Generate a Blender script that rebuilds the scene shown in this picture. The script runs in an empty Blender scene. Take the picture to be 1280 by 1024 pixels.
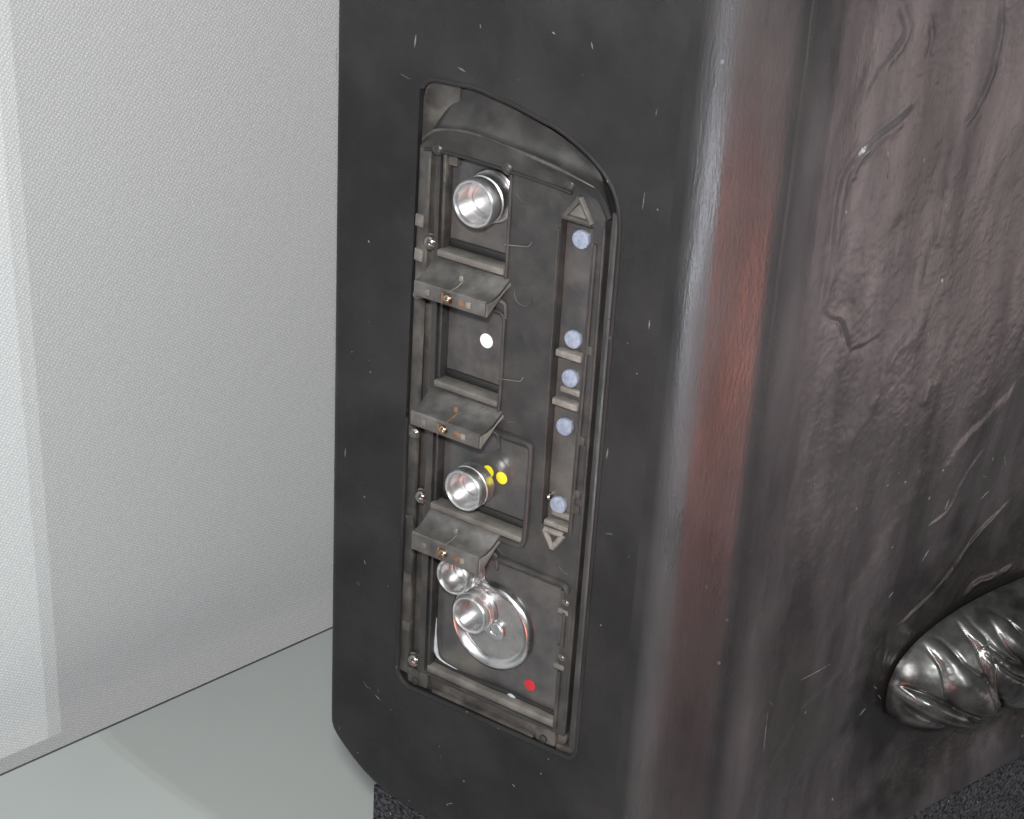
import bpy, bmesh, math, random
import numpy as np
from mathutils import Vector, Matrix
random.seed(7); rng = np.random.default_rng(5)
scene = bpy.context.scene
col = scene.collection

# ------------------------------------------------------------------ camera
FPX = 2200.0                                   # focal length in photo pixels (1280 wide)
CAM = np.array([0.0, 0.0, 0.78])
_V = np.array([370 - 640.0, 5050 - 512.0])     # vanishing point of the verticals
_dv = float(np.hypot(*_V)); PITCH = math.atan(FPX / _dv)
fwd = np.array([0, math.cos(PITCH), -math.sin(PITCH)]); upv = np.array([0, math.sin(PITCH), math.cos(PITCH)])
rt = np.array([1.0, 0, 0]); iu = -_V / _dv; ir = np.array([-iu[1], iu[0]])
cd = bpy.data.cameras.new('camera'); cam = bpy.data.objects.new('camera', cd); col.objects.link(cam)
cd.sensor_fit = 'HORIZONTAL'; cd.sensor_width = 36; cd.lens = FPX / 1280 * 36; cd.clip_start = 0.02; cd.clip_end = 60
cx = rt * ir[0] + upv * iu[0]; cy = -rt * ir[1] - upv * iu[1]; cz = -fwd
cam.matrix_world = Matrix(((cx[0], cy[0], cz[0], CAM[0]), (cx[1], cy[1], cz[1], CAM[1]), (cx[2], cy[2], cz[2], CAM[2]), (0, 0, 0, 1)))
scene.camera = cam
scene.render.engine = 'CYCLES'
scene.cycles.caustics_reflective = False; scene.cycles.caustics_refractive = False
scene.view_settings.view_transform = 'Standard'; scene.view_settings.look = 'None'
scene.view_settings.gamma = 1.0; scene.view_settings.exposure = 0.0

# ------------------------------------------------------------------ light
world = bpy.data.worlds.new('World'); scene.world = world; world.use_nodes = True
world.node_tree.nodes['Background'].inputs[0].default_value = (0.93, 0.97, 1.0, 1)
world.node_tree.nodes['Background'].inputs[1].default_value = 0.11
def area(name, loc, target, size, power, color, size_y=None, spread=180):
    l = bpy.data.lights.new(name, 'AREA'); l.energy = power; l.color = color
    l.shape = 'RECTANGLE'; l.size = size; l.size_y = size_y or size; l.spread = math.radians(spread)
    o = bpy.data.objects.new(name, l); col.objects.link(o); o.location = loc
    o.rotation_euler = (Vector(target) - Vector(loc)).to_track_quat('-Z', 'Y').to_euler(); return o
area('ceiling_light', (-0.6, 0.0, 2.4), (0.0, 1.0, 0.3), 1.0, 9, (0.95, 1.0, 0.98))
area('flash_lamp', (-0.02, -0.03, 0.88), (0.05, 0.9, 0.42), 0.06, 12.2, (1.0, 0.98, 0.98), 0.035)
area('added_pink_fill', (1.9, 0.62, 0.05), (0.2, 0.85, 0.50), 1.0, 3.4, (1.0, 0.80, 0.77), 0.5)  # added unseen lamp, stands in for the hall reflected in the front face
area('added_red_fill', (-0.20, -0.46, -0.02), (0.12, 0.75, 0.40), 0.34, 0.15, (1.0, 0.30, 0.20), 0.26, 34)  # added unseen lamp, puts the red reflection on the rounded corner
area('added_cool_fill', (-0.68, -0.20, 0.06), (0.10, 0.75, 0.42), 0.20, 0.34, (0.84, 0.92, 1.0), 0.5, 40)  # added unseen lamp, makes the cool highlight strip along the corner
for k in (0, 1):
    area('hall_lamp', (1.268 - 0.047 * k, -0.635 - 0.041 * k, 1.50), (0.1, 0.8, 0.4), 0.008, 10.0, (0.93, 1.0, 0.96))

# ------------------------------------------------------------------ frames of reference
def ray(x, y):
    d = np.array([x - 640.0, y - 512.0]); return (rt * (d @ ir) + upv * (d @ iu) + fwd * FPX) / FPX
AZS, AZF = math.radians(-57), math.radians(51.5)
ds = np.array([math.sin(AZS), math.cos(AZS), 0]); A = -ds; Z = np.array([0, 0, 1.0]); NS = np.cross(A, Z)
DF = np.array([math.sin(AZF), math.cos(AZF), 0]); NF = np.cross(DF, Z)
S0 = CAM + ray(640, 512) * 0.85                # origin of the side face frame (a right, b up, c out), millimetres
KA = 122.95                                    # where the side plane meets the front plane
K = S0 + A * KA / 1000
def SW(a, b, c=0.0): return S0 + (A * a + Z * b + NS * c) / 1000
def FW(s, z, c=0.0): return K + (DF * s + Z * z + NF * c) / 1000
def side(x, y, c=0.0):
    r = ray(x, y); t = ((S0 + NS * c / 1000 - CAM) @ NS) / (r @ NS); Q = CAM + r * t - S0
    return (float(Q @ A) * 1000, float(Q[2]) * 1000)
def front(x, y, c=0.0):
    r = ray(x, y); t = ((K + NF * c / 1000 - CAM) @ NF) / (r @ NF); Q = CAM + r * t - K
    return (float(Q @ DF) * 1000, float(Q[2]) * 1000)
ZB = -270.0                                    # slab bottom, mm below S0

# ------------------------------------------------------------------ materials
def mat(name, c1, c2=None, rough=0.5, metal=0.0, nscale=40, stretch=(1, 1, 1), bump=0.0, bscale=400, specks=None, speck_col=(0.5, 0.5, 0.5),
        dust=None, dust_scale=25, dust_amt=0.5, rvar=0.1, spec=0.5, contrast=(0.35, 0.65), scratch=None, blend=None):
    m = bpy.data.materials.new(name); m.use_nodes = True; nt = m.node_tree; N = nt.nodes; L = nt.links
    b = N['Principled BSDF']; b.inputs['Metallic'].default_value = metal; b.inputs['Specular IOR Level'].default_value = spec
    tc = N.new('ShaderNodeTexCoord')
    def noise(scale, stretch=(1, 1, 1), detail=6, off=0):
        mp = N.new('ShaderNodeMapping'); mp.inputs['Scale'].default_value = stretch; mp.inputs['Location'].default_value = (off, off * .7, off * .3)
        L.new(tc.outputs['Object'], mp.inputs[0]); n = N.new('ShaderNodeTexNoise'); n.inputs['Scale'].default_value = scale
        n.inputs['Detail'].default_value = detail; n.inputs['Roughness'].default_value = 0.6; L.new(mp.outputs[0], n.inputs[0]); return n.outputs[0]
    def rng_(v, lo, hi, a=0.0, c=1.0):
        r = N.new('ShaderNodeMapRange'); r.inputs[1].default_value = lo; r.inputs[2].default_value = hi; r.inputs[3].default_value = a; r.inputs[4].default_value = c
        L.new(v, r.inputs[0]); return r.outputs[0]
    def mix(fac, x, y):
        k = N.new('ShaderNodeMix'); k.data_type = 'RGBA'; L.new(fac, k.inputs[0])
        for i, v in ((6, x), (7, y)):
            if isinstance(v, tuple): k.inputs[i].default_value = (*v, 1)
            else: L.new(v, k.inputs[i])
        return k.outputs[2]
    base = noise(nscale, stretch)
    c = mix(rng_(base, *contrast), c1, c2 or c1)
    if dust:
        c = mix(rng_(noise(dust_scale, off=3.1), 0.48, 0.72, 0, dust_amt), c, dust)
    if specks:
        v = N.new('ShaderNodeTexVoronoi'); v.inputs['Scale'].default_value = specks[0]; vm = N.new('ShaderNodeMapping'); vm.inputs['Rotation'].default_value = (0.3, 0.2, 0.5); vm.inputs['Scale'].default_value = (1, 1, 0.75); L.new(tc.outputs['Object'], vm.inputs[0]); L.new(vm.outputs[0], v.inputs[0])
        near = rng_(v.outputs['Distance'], specks[1], specks[1] * .6)
        sep = N.new('ShaderNodeSeparateColor'); L.new(v.outputs['Color'], sep.inputs[0])
        pick = rng_(sep.outputs[0], specks[2], specks[2] + .02)
        mm = N.new('ShaderNodeMath'); mm.operation = 'MULTIPLY'; L.new(near, mm.inputs[0]); L.new(pick, mm.inputs[1])
        c = mix(mm.outputs[0], c, speck_col)
    if scratch:
        sc = noise(scratch[0], scratch[1], detail=3, off=9.3)
        c = mix(rng_(sc, scratch[2], scratch[2] + .03, 0, scratch[3]), c, speck_col)
    if blend:
        at = N.new('ShaderNodeAttribute'); at.attribute_name = 'cast'
        c = mix(at.outputs['Fac'], mix(rng_(noise(16), 0.35, 0.65), *blend), c)
        pt = N.new('ShaderNodeAttribute'); pt.attribute_name = 'lump_dark'
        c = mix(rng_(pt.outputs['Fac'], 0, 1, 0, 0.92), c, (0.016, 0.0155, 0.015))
        if metal: mlt = rng_(at.outputs['Fac'], 0, 1, 0, metal); L.new(mlt, b.inputs['Metallic'])
    L.new(c, b.inputs['Base Color'])
    ro = rng_(noise(nscale * 1.7, stretch, off=5.5), 0.3, 0.7, max(0.02, rough - rvar), rough + rvar)
    if blend:
        edge = rng_(at.outputs['Fac'], 0, 0.16); L.new(rng_(edge, 0, 1, 0.22, spec), b.inputs['Specular IOR Level'])
        ad = N.new('ShaderNodeMath'); ad.operation = 'ADD'; L.new(ro, ad.inputs[0]); L.new(rng_(edge, 0, 1, 0.16, 0.0), ad.inputs[1]); ro = ad.outputs[0]
    L.new(ro, b.inputs['Roughness'])
    if bump:
        bp = N.new('ShaderNodeBump'); bp.inputs['Strength'].default_value = bump; bp.inputs['Distance'].default_value = 0.0006
        L.new(noise(bscale, stretch, detail=4, off=1.7), bp.inputs['Height']); L.new(bp.outputs[0], b.inputs['Normal'])
    return m
M_SIDE = mat('slab_side_paint', (0.010, 0.010, 0.0108), (0.0215, 0.021, 0.021), rough=0.5, nscale=14, bump=0.35, bscale=900, spec=0.22,
             specks=(210, 0.13, 0.95), speck_col=(0.14, 0.14, 0.14), dust=(0.038, 0.037, 0.0365), dust_scale=26, dust_amt=0.3, scratch=(30, (6, 4, 1.2), 0.735, 0.6))
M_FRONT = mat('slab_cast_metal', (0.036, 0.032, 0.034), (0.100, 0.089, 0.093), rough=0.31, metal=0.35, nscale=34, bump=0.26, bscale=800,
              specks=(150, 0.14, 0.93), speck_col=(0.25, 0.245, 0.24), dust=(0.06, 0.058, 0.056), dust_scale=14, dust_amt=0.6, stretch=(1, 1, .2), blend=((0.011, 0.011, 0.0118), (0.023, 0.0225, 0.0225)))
M_LUMP = mat('polished_cast_metal', (0.045, 0.044, 0.043), (0.15, 0.147, 0.144), rough=0.31, metal=0.75, nscale=45, bump=0.10, bscale=300,
             dust=(0.025, 0.024, 0.023), dust_scale=38, dust_amt=0.9)
M_PLATE = mat('panel_plastic', (0.018, 0.0176, 0.0174), (0.032, 0.0308, 0.0295), rough=0.46, nscale=60, bump=0.15, bscale=1500, dust=(0.085, 0.078, 0.07), dust_scale=70, dust_amt=0.4)
M_RAIL = mat('dusty_plastic', (0.022, 0.021, 0.0195), (0.050, 0.0465, 0.042), rough=0.52, nscale=70, bump=0.2, bscale=900, dust=(0.15, 0.138, 0.12), dust_scale=60, dust_amt=0.55)
M_HOOD = mat('hood_plastic', (0.016, 0.0155, 0.0155), (0.03, 0.029, 0.028), rough=0.36, nscale=50, bump=0.1, bscale=1200, dust=(0.075, 0.07, 0.066), dust_scale=45, dust_amt=0.45)
M_FLOOR4 = mat('window_plate_gloss', (0.040, 0.0395, 0.041), (0.072, 0.070, 0.069), rough=0.14, nscale=60, bump=0.04, bscale=400, dust=(0.16, 0.145, 0.12), dust_scale=30, dust_amt=0.45, spec=0.6)
M_SILL = mat('sill_grey', (0.075, 0.071, 0.064), (0.16, 0.15, 0.135), rough=0.45, nscale=60, bump=0.2, bscale=900, dust=(0.07, 0.065, 0.055), dust_scale=80, dust_amt=0.6)
M_BRACKET = mat('bracket_steel', (0.07, 0.068, 0.065), (0.165, 0.16, 0.153), rough=0.36, metal=0.45, nscale=70, bump=0.15, bscale=800, dust=(0.075, 0.06, 0.046), dust_scale=95, dust_amt=0.7)
M_RUST = mat('rust', (0.10, 0.05, 0.028), (0.20, 0.10, 0.05), rough=0.7, nscale=300)
M_BRASS = mat('brass', (0.42, 0.36, 0.26), (0.22, 0.16, 0.10), rough=0.3, metal=1.0, nscale=200)
M_DARK = mat('black_gap', (0.008, 0.008, 0.008), (0.014, 0.013, 0.012), rough=0.6)
M_ALU = mat('machined_aluminium', (0.62, 0.62, 0.62), (0.74, 0.74, 0.74), rough=0.38, metal=1.0, nscale=300, rvar=0.05, bump=0.015, bscale=900)
M_BORE = mat('bore_metal', (0.52, 0.52, 0.52), (0.64, 0.64, 0.64), rough=0.36, metal=1.0, nscale=300, rvar=0.05)
M_CHROME = mat('dish_metal', (0.40, 0.40, 0.41), (0.54, 0.54, 0.54), rough=0.32, metal=1.0, nscale=120, rvar=0.06, bump=0.03, bscale=500)
M_DISH = mat('dish_floor', (0.20, 0.20, 0.20), (0.30, 0.30, 0.30), rough=0.3, nscale=80, metal=0.6)
M_SCREW = mat('dark_steel', (0.16, 0.15, 0.14), (0.28, 0.26, 0.24), rough=0.25, metal=0.9, nscale=300)
M_BLUE = mat('frosted_blue_lens', (0.17, 0.20, 0.27), (0.27, 0.31, 0.39), rough=0.3, nscale=400, dust=(0.25, 0.26, 0.3), dust_scale=400, dust_amt=0.4)
M_WHITE = mat('white_sticker', (0.80, 0.80, 0.80), rough=0.5)
M_YELLOW = mat('yellow_sticker', (0.80, 0.70, 0.02), (0.85, 0.76, 0.04), rough=0.5)
M_RED = mat('red_sticker', (0.40, 0.012, 0.022), (0.50, 0.02, 0.035), rough=0.4)
M_CREAM = mat('cream_step', (0.11, 0.103, 0.09), (0.22, 0.205, 0.18), rough=0.55, nscale=200, dust=(0.12, 0.11, 0.09), dust_scale=200, dust_amt=0.6)
M_GLUE = mat('old_sealant', (0.30, 0.33, 0.36), (0.42, 0.44, 0.45), rough=0.4, nscale=200)

# ------------------------------------------------------------------ mesh helpers
def root(name, loc, label, cat):
    o = bpy.data.objects.new(name, None); o.empty_display_size = 0.03; col.objects.link(o); o.location = loc
    o['label'] = label; o['category'] = cat; return o
def origin(o):
    while o.parent: o = o.parent
    return np.array(o.location)
def finish(name, V, F, m, parent, smooth=True, label=None):
    V = np.asarray(V, float) - (origin(parent) if parent else 0)
    me = bpy.data.meshes.new(name); me.from_pydata([tuple(v) for v in V], [], F); me.update()
    return link(name, me, m, parent, smooth, label)
def link(name, me, m, parent, smooth=True, label=None):
    me.materials.append(m)
    if smooth:
        me.polygons.foreach_set('use_smooth', [True] * len(me.polygons))
        try: me.set_sharp_from_angle(angle=math.radians(38))
        except Exception: pass
    o = bpy.data.objects.new(name, me); col.objects.link(o); o.parent = parent
    if label: o['label'] = label
    return o
def from_bm(name, bm, fr, m, parent, bevel=0.0, seg=2, smooth=True, label=None):
    if bevel:
        ed = [e for e in bm.edges if len(e.link_faces) == 2 and e.calc_face_angle(0) > 0.5]
        bmesh.ops.bevel(bm, geom=ed, offset=bevel, segments=seg, profile=0.5, affect='EDGES', clamp_overlap=True)
    bmesh.ops.recalc_face_normals(bm, faces=bm.faces)
    org = origin(parent) if parent else np.zeros(3)
    for v in bm.verts: v.co = Vector(fr(*v.co) - org)
    me = bpy.data.meshes.new(name); bm.to_mesh(me); bm.free()
    return link(name, me, m, parent, smooth, label)
def box(name, a0, a1, b0, b1, c0, c1, m, parent, bevel=0.4, fr=SW, label=None, rot=0):
    bm = bmesh.new(); bmesh.ops.create_cube(bm, size=1)
    ca, cb = (a0 + a1) / 2, (b0 + b1) / 2; cr, sr = math.cos(rot), math.sin(rot)
    for v in bm.verts:
        x, y = v.co.x * (a1 - a0), v.co.y * (b1 - b0)
        v.co = Vector((ca + x * cr - y * sr, cb + x * sr + y * cr, (c0 + c1) / 2 + v.co.z * (c1 - c0)))
    return from_bm(name, bm, fr, m, parent, bevel, label=label)
def prism(name, poly, c0, c1, m, parent, bevel=0.4, fr=SW, holes=(), label=None):
    bm = bmesh.new()
    for loop in [poly] + list(holes):
        vs = [bm.verts.new((p[0], p[1], c0)) for p in loop]
        for i in range(len(vs)): bm.edges.new((vs[i], vs[(i + 1) % len(vs)]))
    if holes: bmesh.ops.triangle_fill(bm, edges=bm.edges[:], use_beauty=True, use_dissolve=False)
    else: bm.faces.new(bm.verts[:])
    ex = bmesh.ops.extrude_face_region(bm, geom=bm.faces[:])
    for v in [g for g in ex['geom'] if isinstance(g, bmesh.types.BMVert)]: v.co.z = c1
    bmesh.ops.recalc_face_normals(bm, faces=bm.faces)
    return from_bm(name, bm, fr, m, parent, bevel, label=label)
def lathe(name, ca, cb, prof, m, parent, n=48, fr=SW, label=None, cap=True):
    V, F = [], []
    for (r, c) in prof:
        for i in range(n):
            t = 2 * math.pi * i / n; V.append(fr(ca + r * math.cos(t), cb + r * math.sin(t), c))
    for j in range(len(prof) - 1):
        for i in range(n):
            k = (i + 1) % n; F.append((j * n + i, j * n + k, (j + 1) * n + k, (j + 1) * n + i))
    F.append(tuple(range((len(prof) - 1) * n, len(prof) * n)))
    if cap: F.append(tuple(range(n - 1, -1, -1)))
    return finish(name, V, F, m, parent, label=label)
def smooth_path(P, n):
    P = np.asarray(P, float); m = len(P); out = []
    for i in range(n):
        t = i / (n - 1) * (m - 1); k = min(int(t), m - 2); u = t - k
        p0, p1, p2, p3 = P[max(k - 1, 0)], P[k], P[k + 1], P[min(k + 2, m - 1)]
        out.append(0.5 * (2 * p1 + (p2 - p0) * u + (2 * p0 - 5 * p1 + 4 * p2 - p3) * u * u + (3 * p1 - p0 - 3 * p2 + p3) * u ** 3))
    return np.array(out)
def tube(name, path, rad, m, parent, n=10, steps=None, fr=SW, flat=1.0, label=None):
    P = smooth_path(path, steps or max(6, len(path) * 5)); R = np.interp(np.linspace(0, 1, len(P)), np.linspace(0, 1, len(rad)), rad) if hasattr(rad, '__len__') else np.full(len(P), rad)
    W = np.array([fr(*p) for p in P]); V, F = [], []
    up = fr(0, 0, 1) - fr(0, 0, 0); up = up / np.linalg.norm(up)
    for i in range(len(W)):
        t = W[min(i + 1, len(W) - 1)] - W[max(i - 1, 0)]; t = t / np.linalg.norm(t)
        s_ = np.cross(t, up); s_ /= np.linalg.norm(s_); u_ = np.cross(s_, t)
        for k in range(n):
            th = 2 * math.pi * k / n; V.append(W[i] + (s_ * math.cos(th) + u_ * math.sin(th) * flat) * R[i] / 1000)
    for i in range(len(W) - 1):
        for k in range(n):
            q = (k + 1) % n; F.append((i * n + k, i * n + q, (i + 1) * n + q, (i + 1) * n + k))
    F.append(tuple(range(n - 1, -1, -1))); F.append(tuple(range((len(W) - 1) * n, len(W) * n)))
    return finish(name, V, F, m, parent, label=label)
def extrude_a(name, prof, a0, a1, m, parent, bevel=0.3, label=None, skew=None):
    """profile of (c, b) points extruded along a"""
    bm = bmesh.new(); vs = [bm.verts.new((a0, b, c)) for c, b in prof]; bm.faces.new(vs)
    ex = bmesh.ops.extrude_face_region(bm, geom=bm.faces[:])
    for v in [g for g in ex['geom'] if isinstance(g, bmesh.types.BMVert)]: v.co.x = a1
    if skew:
        for v in bm.verts: v.co = Vector(skew(*v.co))
    bmesh.ops.recalc_face_normals(bm, faces=bm.faces)
    return from_bm(name, bm, SW, m, parent, bevel, label=label)
def arc(cx_, cy_, r, t0, t1, n=8):
    return [(cx_ + r * math.cos(math.radians(t0 + (t1 - t0) * i / n)), cy_ + r * math.sin(math.radians(t0 + (t1 - t0) * i / n))) for i in range(n + 1)]
def rrect(a0, a1, b0, b1, r, n=5):
    return arc(a1 - r, b1 - r, r, 0, 90, n) + arc(a0 + r, b1 - r, r, 90, 180, n) + arc(a0 + r, b0 + r, r, 180, 270, n) + arc(a1 - r, b0 + r, r, 270, 360, n)

# ------------------------------------------------------------------ setting: floor, wall
def floor_hit(x, y, z):
    r = ray(x, y); t = (z - CAM[2]) / r[2]; return CAM + r * t
W0, W1 = floor_hit(0, 970, 0.0), floor_hit(409, 788, 0.0)
wd = (W1 - W0) / np.linalg.norm(W1 - W0); wn = np.array([wd[1], -wd[0], 0.0])      # wn points to the viewer
def m_floor():
    return mat('grey_laminate', (0.385, 0.41, 0.395), (0.415, 0.44, 0.425), rough=0.3, rvar=0.02, nscale=6, bump=0.05, bscale=900, contrast=(0.2, 0.8))
GAPW = 0.075
def slabmesh(name, pts, z0, z1, m):
    n = len(pts); V = [(p[0], p[1], z0) for p in pts] + [(p[0], p[1], z1) for p in pts]
    F = [tuple(range(n - 1, -1, -1)), tuple(range(n, 2 * n))] + [(i, (i + 1) % n, n + (i + 1) % n, n + i) for i in range(n)]
    return finish(name, V, F, m, None, smooth=False)
e0, e1 = W0 - wd * 1.5, W0 + wd * 3.0
fl = slabmesh('floor', [e0, e0 + wn * 0.58, e1 + wn * 0.58, e1], -0.03, 0.0, m_floor())
fl['kind'] = 'structure'; fl['label'] = 'pale grey matt floor of the display in front of the fabric wall'; fl['category'] = 'floor'
def m_fabric():
    m = bpy.data.materials.new('white_twill_fabric'); m.use_nodes = True; nt = m.node_tree; N = nt.nodes; L = nt.links; b = N['Principled BSDF']
    tc = N.new('ShaderNodeTexCoord')
    def wave(rot, scale, dist):
        mp = N.new('ShaderNodeMapping'); mp.inputs['Rotation'].default_value = (0, rot, 0); L.new(tc.outputs['Object'], mp.inputs[0])
        w = N.new('ShaderNodeTexWave'); w.bands_direction = 'X'; w.inputs['Scale'].default_value = scale; w.inputs['Distortion'].default_value = dist
        w.inputs['Detail'].default_value = 2; w.inputs['Detail Scale'].default_value = 3; L.new(mp.outputs[0], w.inputs[0]); return w.outputs['Fac']
    w1 = wave(math.radians(58), 150, 2.4); w2 = wave(math.radians(-40), 112, 5.0)
    n = N.new('ShaderNodeTexNoise'); n.inputs['Scale'].default_value = 760; n.inputs['Detail'].default_value = 4; n.inputs['Roughness'].default_value = 0.75; L.new(tc.outputs['Object'], n.inputs[0])
    mu = N.new('ShaderNodeMath'); mu.operation = 'MULTIPLY'; L.new(w1, mu.inputs[0]); L.new(w2, mu.inputs[1])
    ad = N.new('ShaderNodeMath'); ad.operation = 'ADD'; L.new(mu.outputs[0], ad.inputs[0]); L.new(n.outputs[0], ad.inputs[1])
    rp = N.new('ShaderNodeValToRGB'); rp.color_ramp.elements[0].position = 0.35; rp.color_ramp.elements[0].color = (0.60, 0.61, 0.62, 1)
    rp.color_ramp.elements[1].position = 1.2; rp.color_ramp.elements[1].color = (0.84, 0.85, 0.86, 1)
    rp.color_ramp.elements[1].position = 1.0
    L.new(ad.outputs[0], rp.inputs[0]); L.new(rp.outputs[0], b.inputs['Base Color'])
    bp = N.new('ShaderNodeBump'); bp.inputs['Strength'].default_value = 0.5; bp.inputs['Distance'].default_value = 0.0006
    L.new(ad.outputs[0], bp.inputs['Height']); L.new(bp.outputs[0], b.inputs['Normal'])
    b.inputs['Roughness'].default_value = 0.6; b.inputs['Sheen Weight'].default_value = 0.15
    return m
bm = bmesh.new(); bmesh.ops.create_cube(bm, size=1)
for v in bm.verts: v.co = Vector((v.co.x * 4.5, v.co.y * 0.03 + 0.015, (v.co.z + 0.5) * 2.6 - 0.2))
me = bpy.data.meshes.new('wall'); bm.to_mesh(me); bm.free()
wl = link('wall', me, m_fabric(), None, smooth=False); wl.location = W0 + wd * 0.75 - wn * GAPW; wl.rotation_euler = (0, 0, math.atan2(wd[1], wd[0]))
wl['kind'] = 'structure'; wl['label'] = 'white twill fabric covered display wall behind the slab'; wl['category'] = 'wall'
p0, p1 = W0 - wd * 1.5, W0 + wd * 3.0
tr = slabmesh('gap_line', [p0 + wn * 0.0003, p1 + wn * 0.0003, p1 - wn * 0.0012, p0 - wn * 0.0012], -0.03, 0.0004, mat('gap_line_dark', (0.05, 0.055, 0.055), rough=0.6))  # dark strip added to draw the gap behind the floor edge
tr['label'] = 'thin dark strip added for the gap line where floor meets the white fabric wall'; tr['category'] = 'strip'

# ------------------------------------------------------------------ plinth
def m_carpet():
    return mat('speckled_carpet', (0.010, 0.010, 0.012), (0.09, 0.09, 0.10), rough=0.9, nscale=500, bump=1.0, bscale=700, contrast=(0.38, 0.7),
               specks=(420, 0.16, 0.93), speck_col=(0.5, 0.5, 0.52), spec=0.1, rvar=0.02)
pa = side(467, 1000, -6)[0]
zt = SW(0, ZB)[2] + 0.001
c1 = SW(pa, 0, -6); c2 = SW(KA - 3, 0, -6); dfe = FW(600, 0, -4); c2b = FW(3, 0, -4)
c4 = c1 + DF * 0.6
pl = slabmesh('plinth', [c1, c2, c2b, dfe, c4], 0.0, float(zt), m_carpet())
pl['label'] = 'dark speckled carpet covered plinth under the metal slab'; pl['category'] = 'plinth'

# ------------------------------------------------------------------ slab
slab = root('metal_slab', SW(20, ZB, -60), 'big dark grey metal slab with rounded corner edge and rough cast front', 'slab')
TOP = 560.0
cut = [(-62.6, 60), (-61.6, 138)] + arc(-52.3, 143.2, 9.3, 178, 95, 7) + [(-30, 153.2), (-8, 149.5), (16.5, 143.5), (30, 137), (40, 130)] + [(46.5, 122.5), (50, 114), (51.5, 104), (51.8, 90)] \
      + [(51.8, -178)] + arc(45, -179, 6.8, 0, -80, 4) + arc(-55.5, -177.5, 9.5, 268, 180, 6) + [(-63.6, 0)]
SE = 76.0
outer = [(SE, TOP), (-112.5, TOP), (-112.5, -225)] + [(-112.3, -234), (-111, -238.5), (-108.5, -242), (-104, -246.5), (-96, -253.2), (-88, -258.8), (-80, -263), (-70, -266.4), (-58, -268.7), (-44, -269.8), (-30, -270), (SE, -270)]
def inset(path, d):
    P = np.array(path, float); out = []
    for i in range(len(P)):
        t0 = P[i] - P[i - 1] if i > 0 else P[1] - P[0]; t1 = P[i + 1] - P[i] if i < len(P) - 1 else P[-1] - P[-2]
        n0 = np.array([-t0[1], t0[0]]) / np.hypot(*t0); n1 = np.array([-t1[1], t1[0]]) / np.hypot(*t1)
        n = n0 + n1; n /= np.hypot(*n); out.append(P[i] + n * d / max(0.3, n @ n0))
    return out
def side_wall():
    r = 4.5; rings = []
    for k in range(6):
        th = math.pi / 2 * k / 5; rings.append((r * (1 - math.sin(th)), -r * (1 - math.cos(th))))
    bm = bmesh.new()
    inn = inset(outer, r)
    for p in (0, -1): inn[p] = np.array([SE, inn[p][1]])
    vo = [bm.verts.new((p[0], p[1], 0)) for p in inn]; vh = [bm.verts.new((p[0], p[1], 0)) for p in cut]
    for vs in (vo, vh):
        for i in range(len(vs)): bm.edges.new((vs[i], vs[(i + 1) % len(vs)]))
    bmesh.ops.triangle_fill(bm, edges=bm.edges[:], use_beauty=True, use_dissolve=False)
    prev = vo
    dfa, dfc = float(DF @ A), float(DF @ NS)
    for it in rings[1:]:
        d, c = it; pp = inset(outer, d)
        for p in (0, -1): pp[p] = np.array([SE, pp[p][1]])
        cur = [bm.verts.new((p[0], p[1], c)) for p in pp]
        for i in range(len(cur) - 1): bm.faces.new((prev[i], prev[i + 1], cur[i + 1], cur[i]))
        prev = cur
    cur = [bm.verts.new((v.co.x + dfa * 620, v.co.y, v.co.z + dfc * 620)) for v in prev]
    for i in range(len(cur) - 1): bm.faces.new((prev[i], prev[i + 1], cur[i + 1], cur[i]))
    # walls of the cut-out
    n = len(vh); back = [bm.verts.new((v.co.x, v.co.y, -26)) for v in vh]
    for i in range(n): bm.faces.new((vh[i], vh[(i + 1) % n], back[(i + 1) % n], back[i]))
    bm.faces.new(back)
    return from_bm('side_wall', bm, SW, M_SIDE, slab)
side_wall()

# front face: plan profile x height field
def vnoise(x, y, seed):
    r = np.random.default_rng(seed); g = r.random((256, 256)); xi = np.floor(x).astype(int); yi = np.floor(y).astype(int)
    fx = x - xi; fy = y - yi; fx = fx * fx * (3 - 2 * fx); fy = fy * fy * (3 - 2 * fy)
    q = lambda i, j: g[(xi + i) % 256, (yi + j) % 256]
    return (q(0, 0) * (1 - fx) + q(1, 0) * fx) * (1 - fy) + (q(0, 1) * (1 - fx) + q(1, 1) * fx) * fy - 0.5
def dist_poly(S, Zz, P):
    best = np.full(S.shape, 1e9); sgn = np.zeros(S.shape); tt = np.zeros(S.shape); m = len(P) - 1
    for i in range(m):
        a, b = P[i], P[i + 1]; d = b - a; L2 = d @ d
        t = np.clip(((S - a[0]) * d[0] + (Zz - a[1]) * d[1]) / L2, 0, 1)
        ex = S - a[0] - t * d[0]; ez = Zz - a[1] - t * d[1]; q = np.hypot(ex, ez); w = q < best
        best = np.where(w, q, best); sgn = np.where(w, np.sign(d[0] * ez - d[1] * ex), sgn); tt = np.where(w, (i + t) / m, tt)
    return best, sgn, tt
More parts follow.
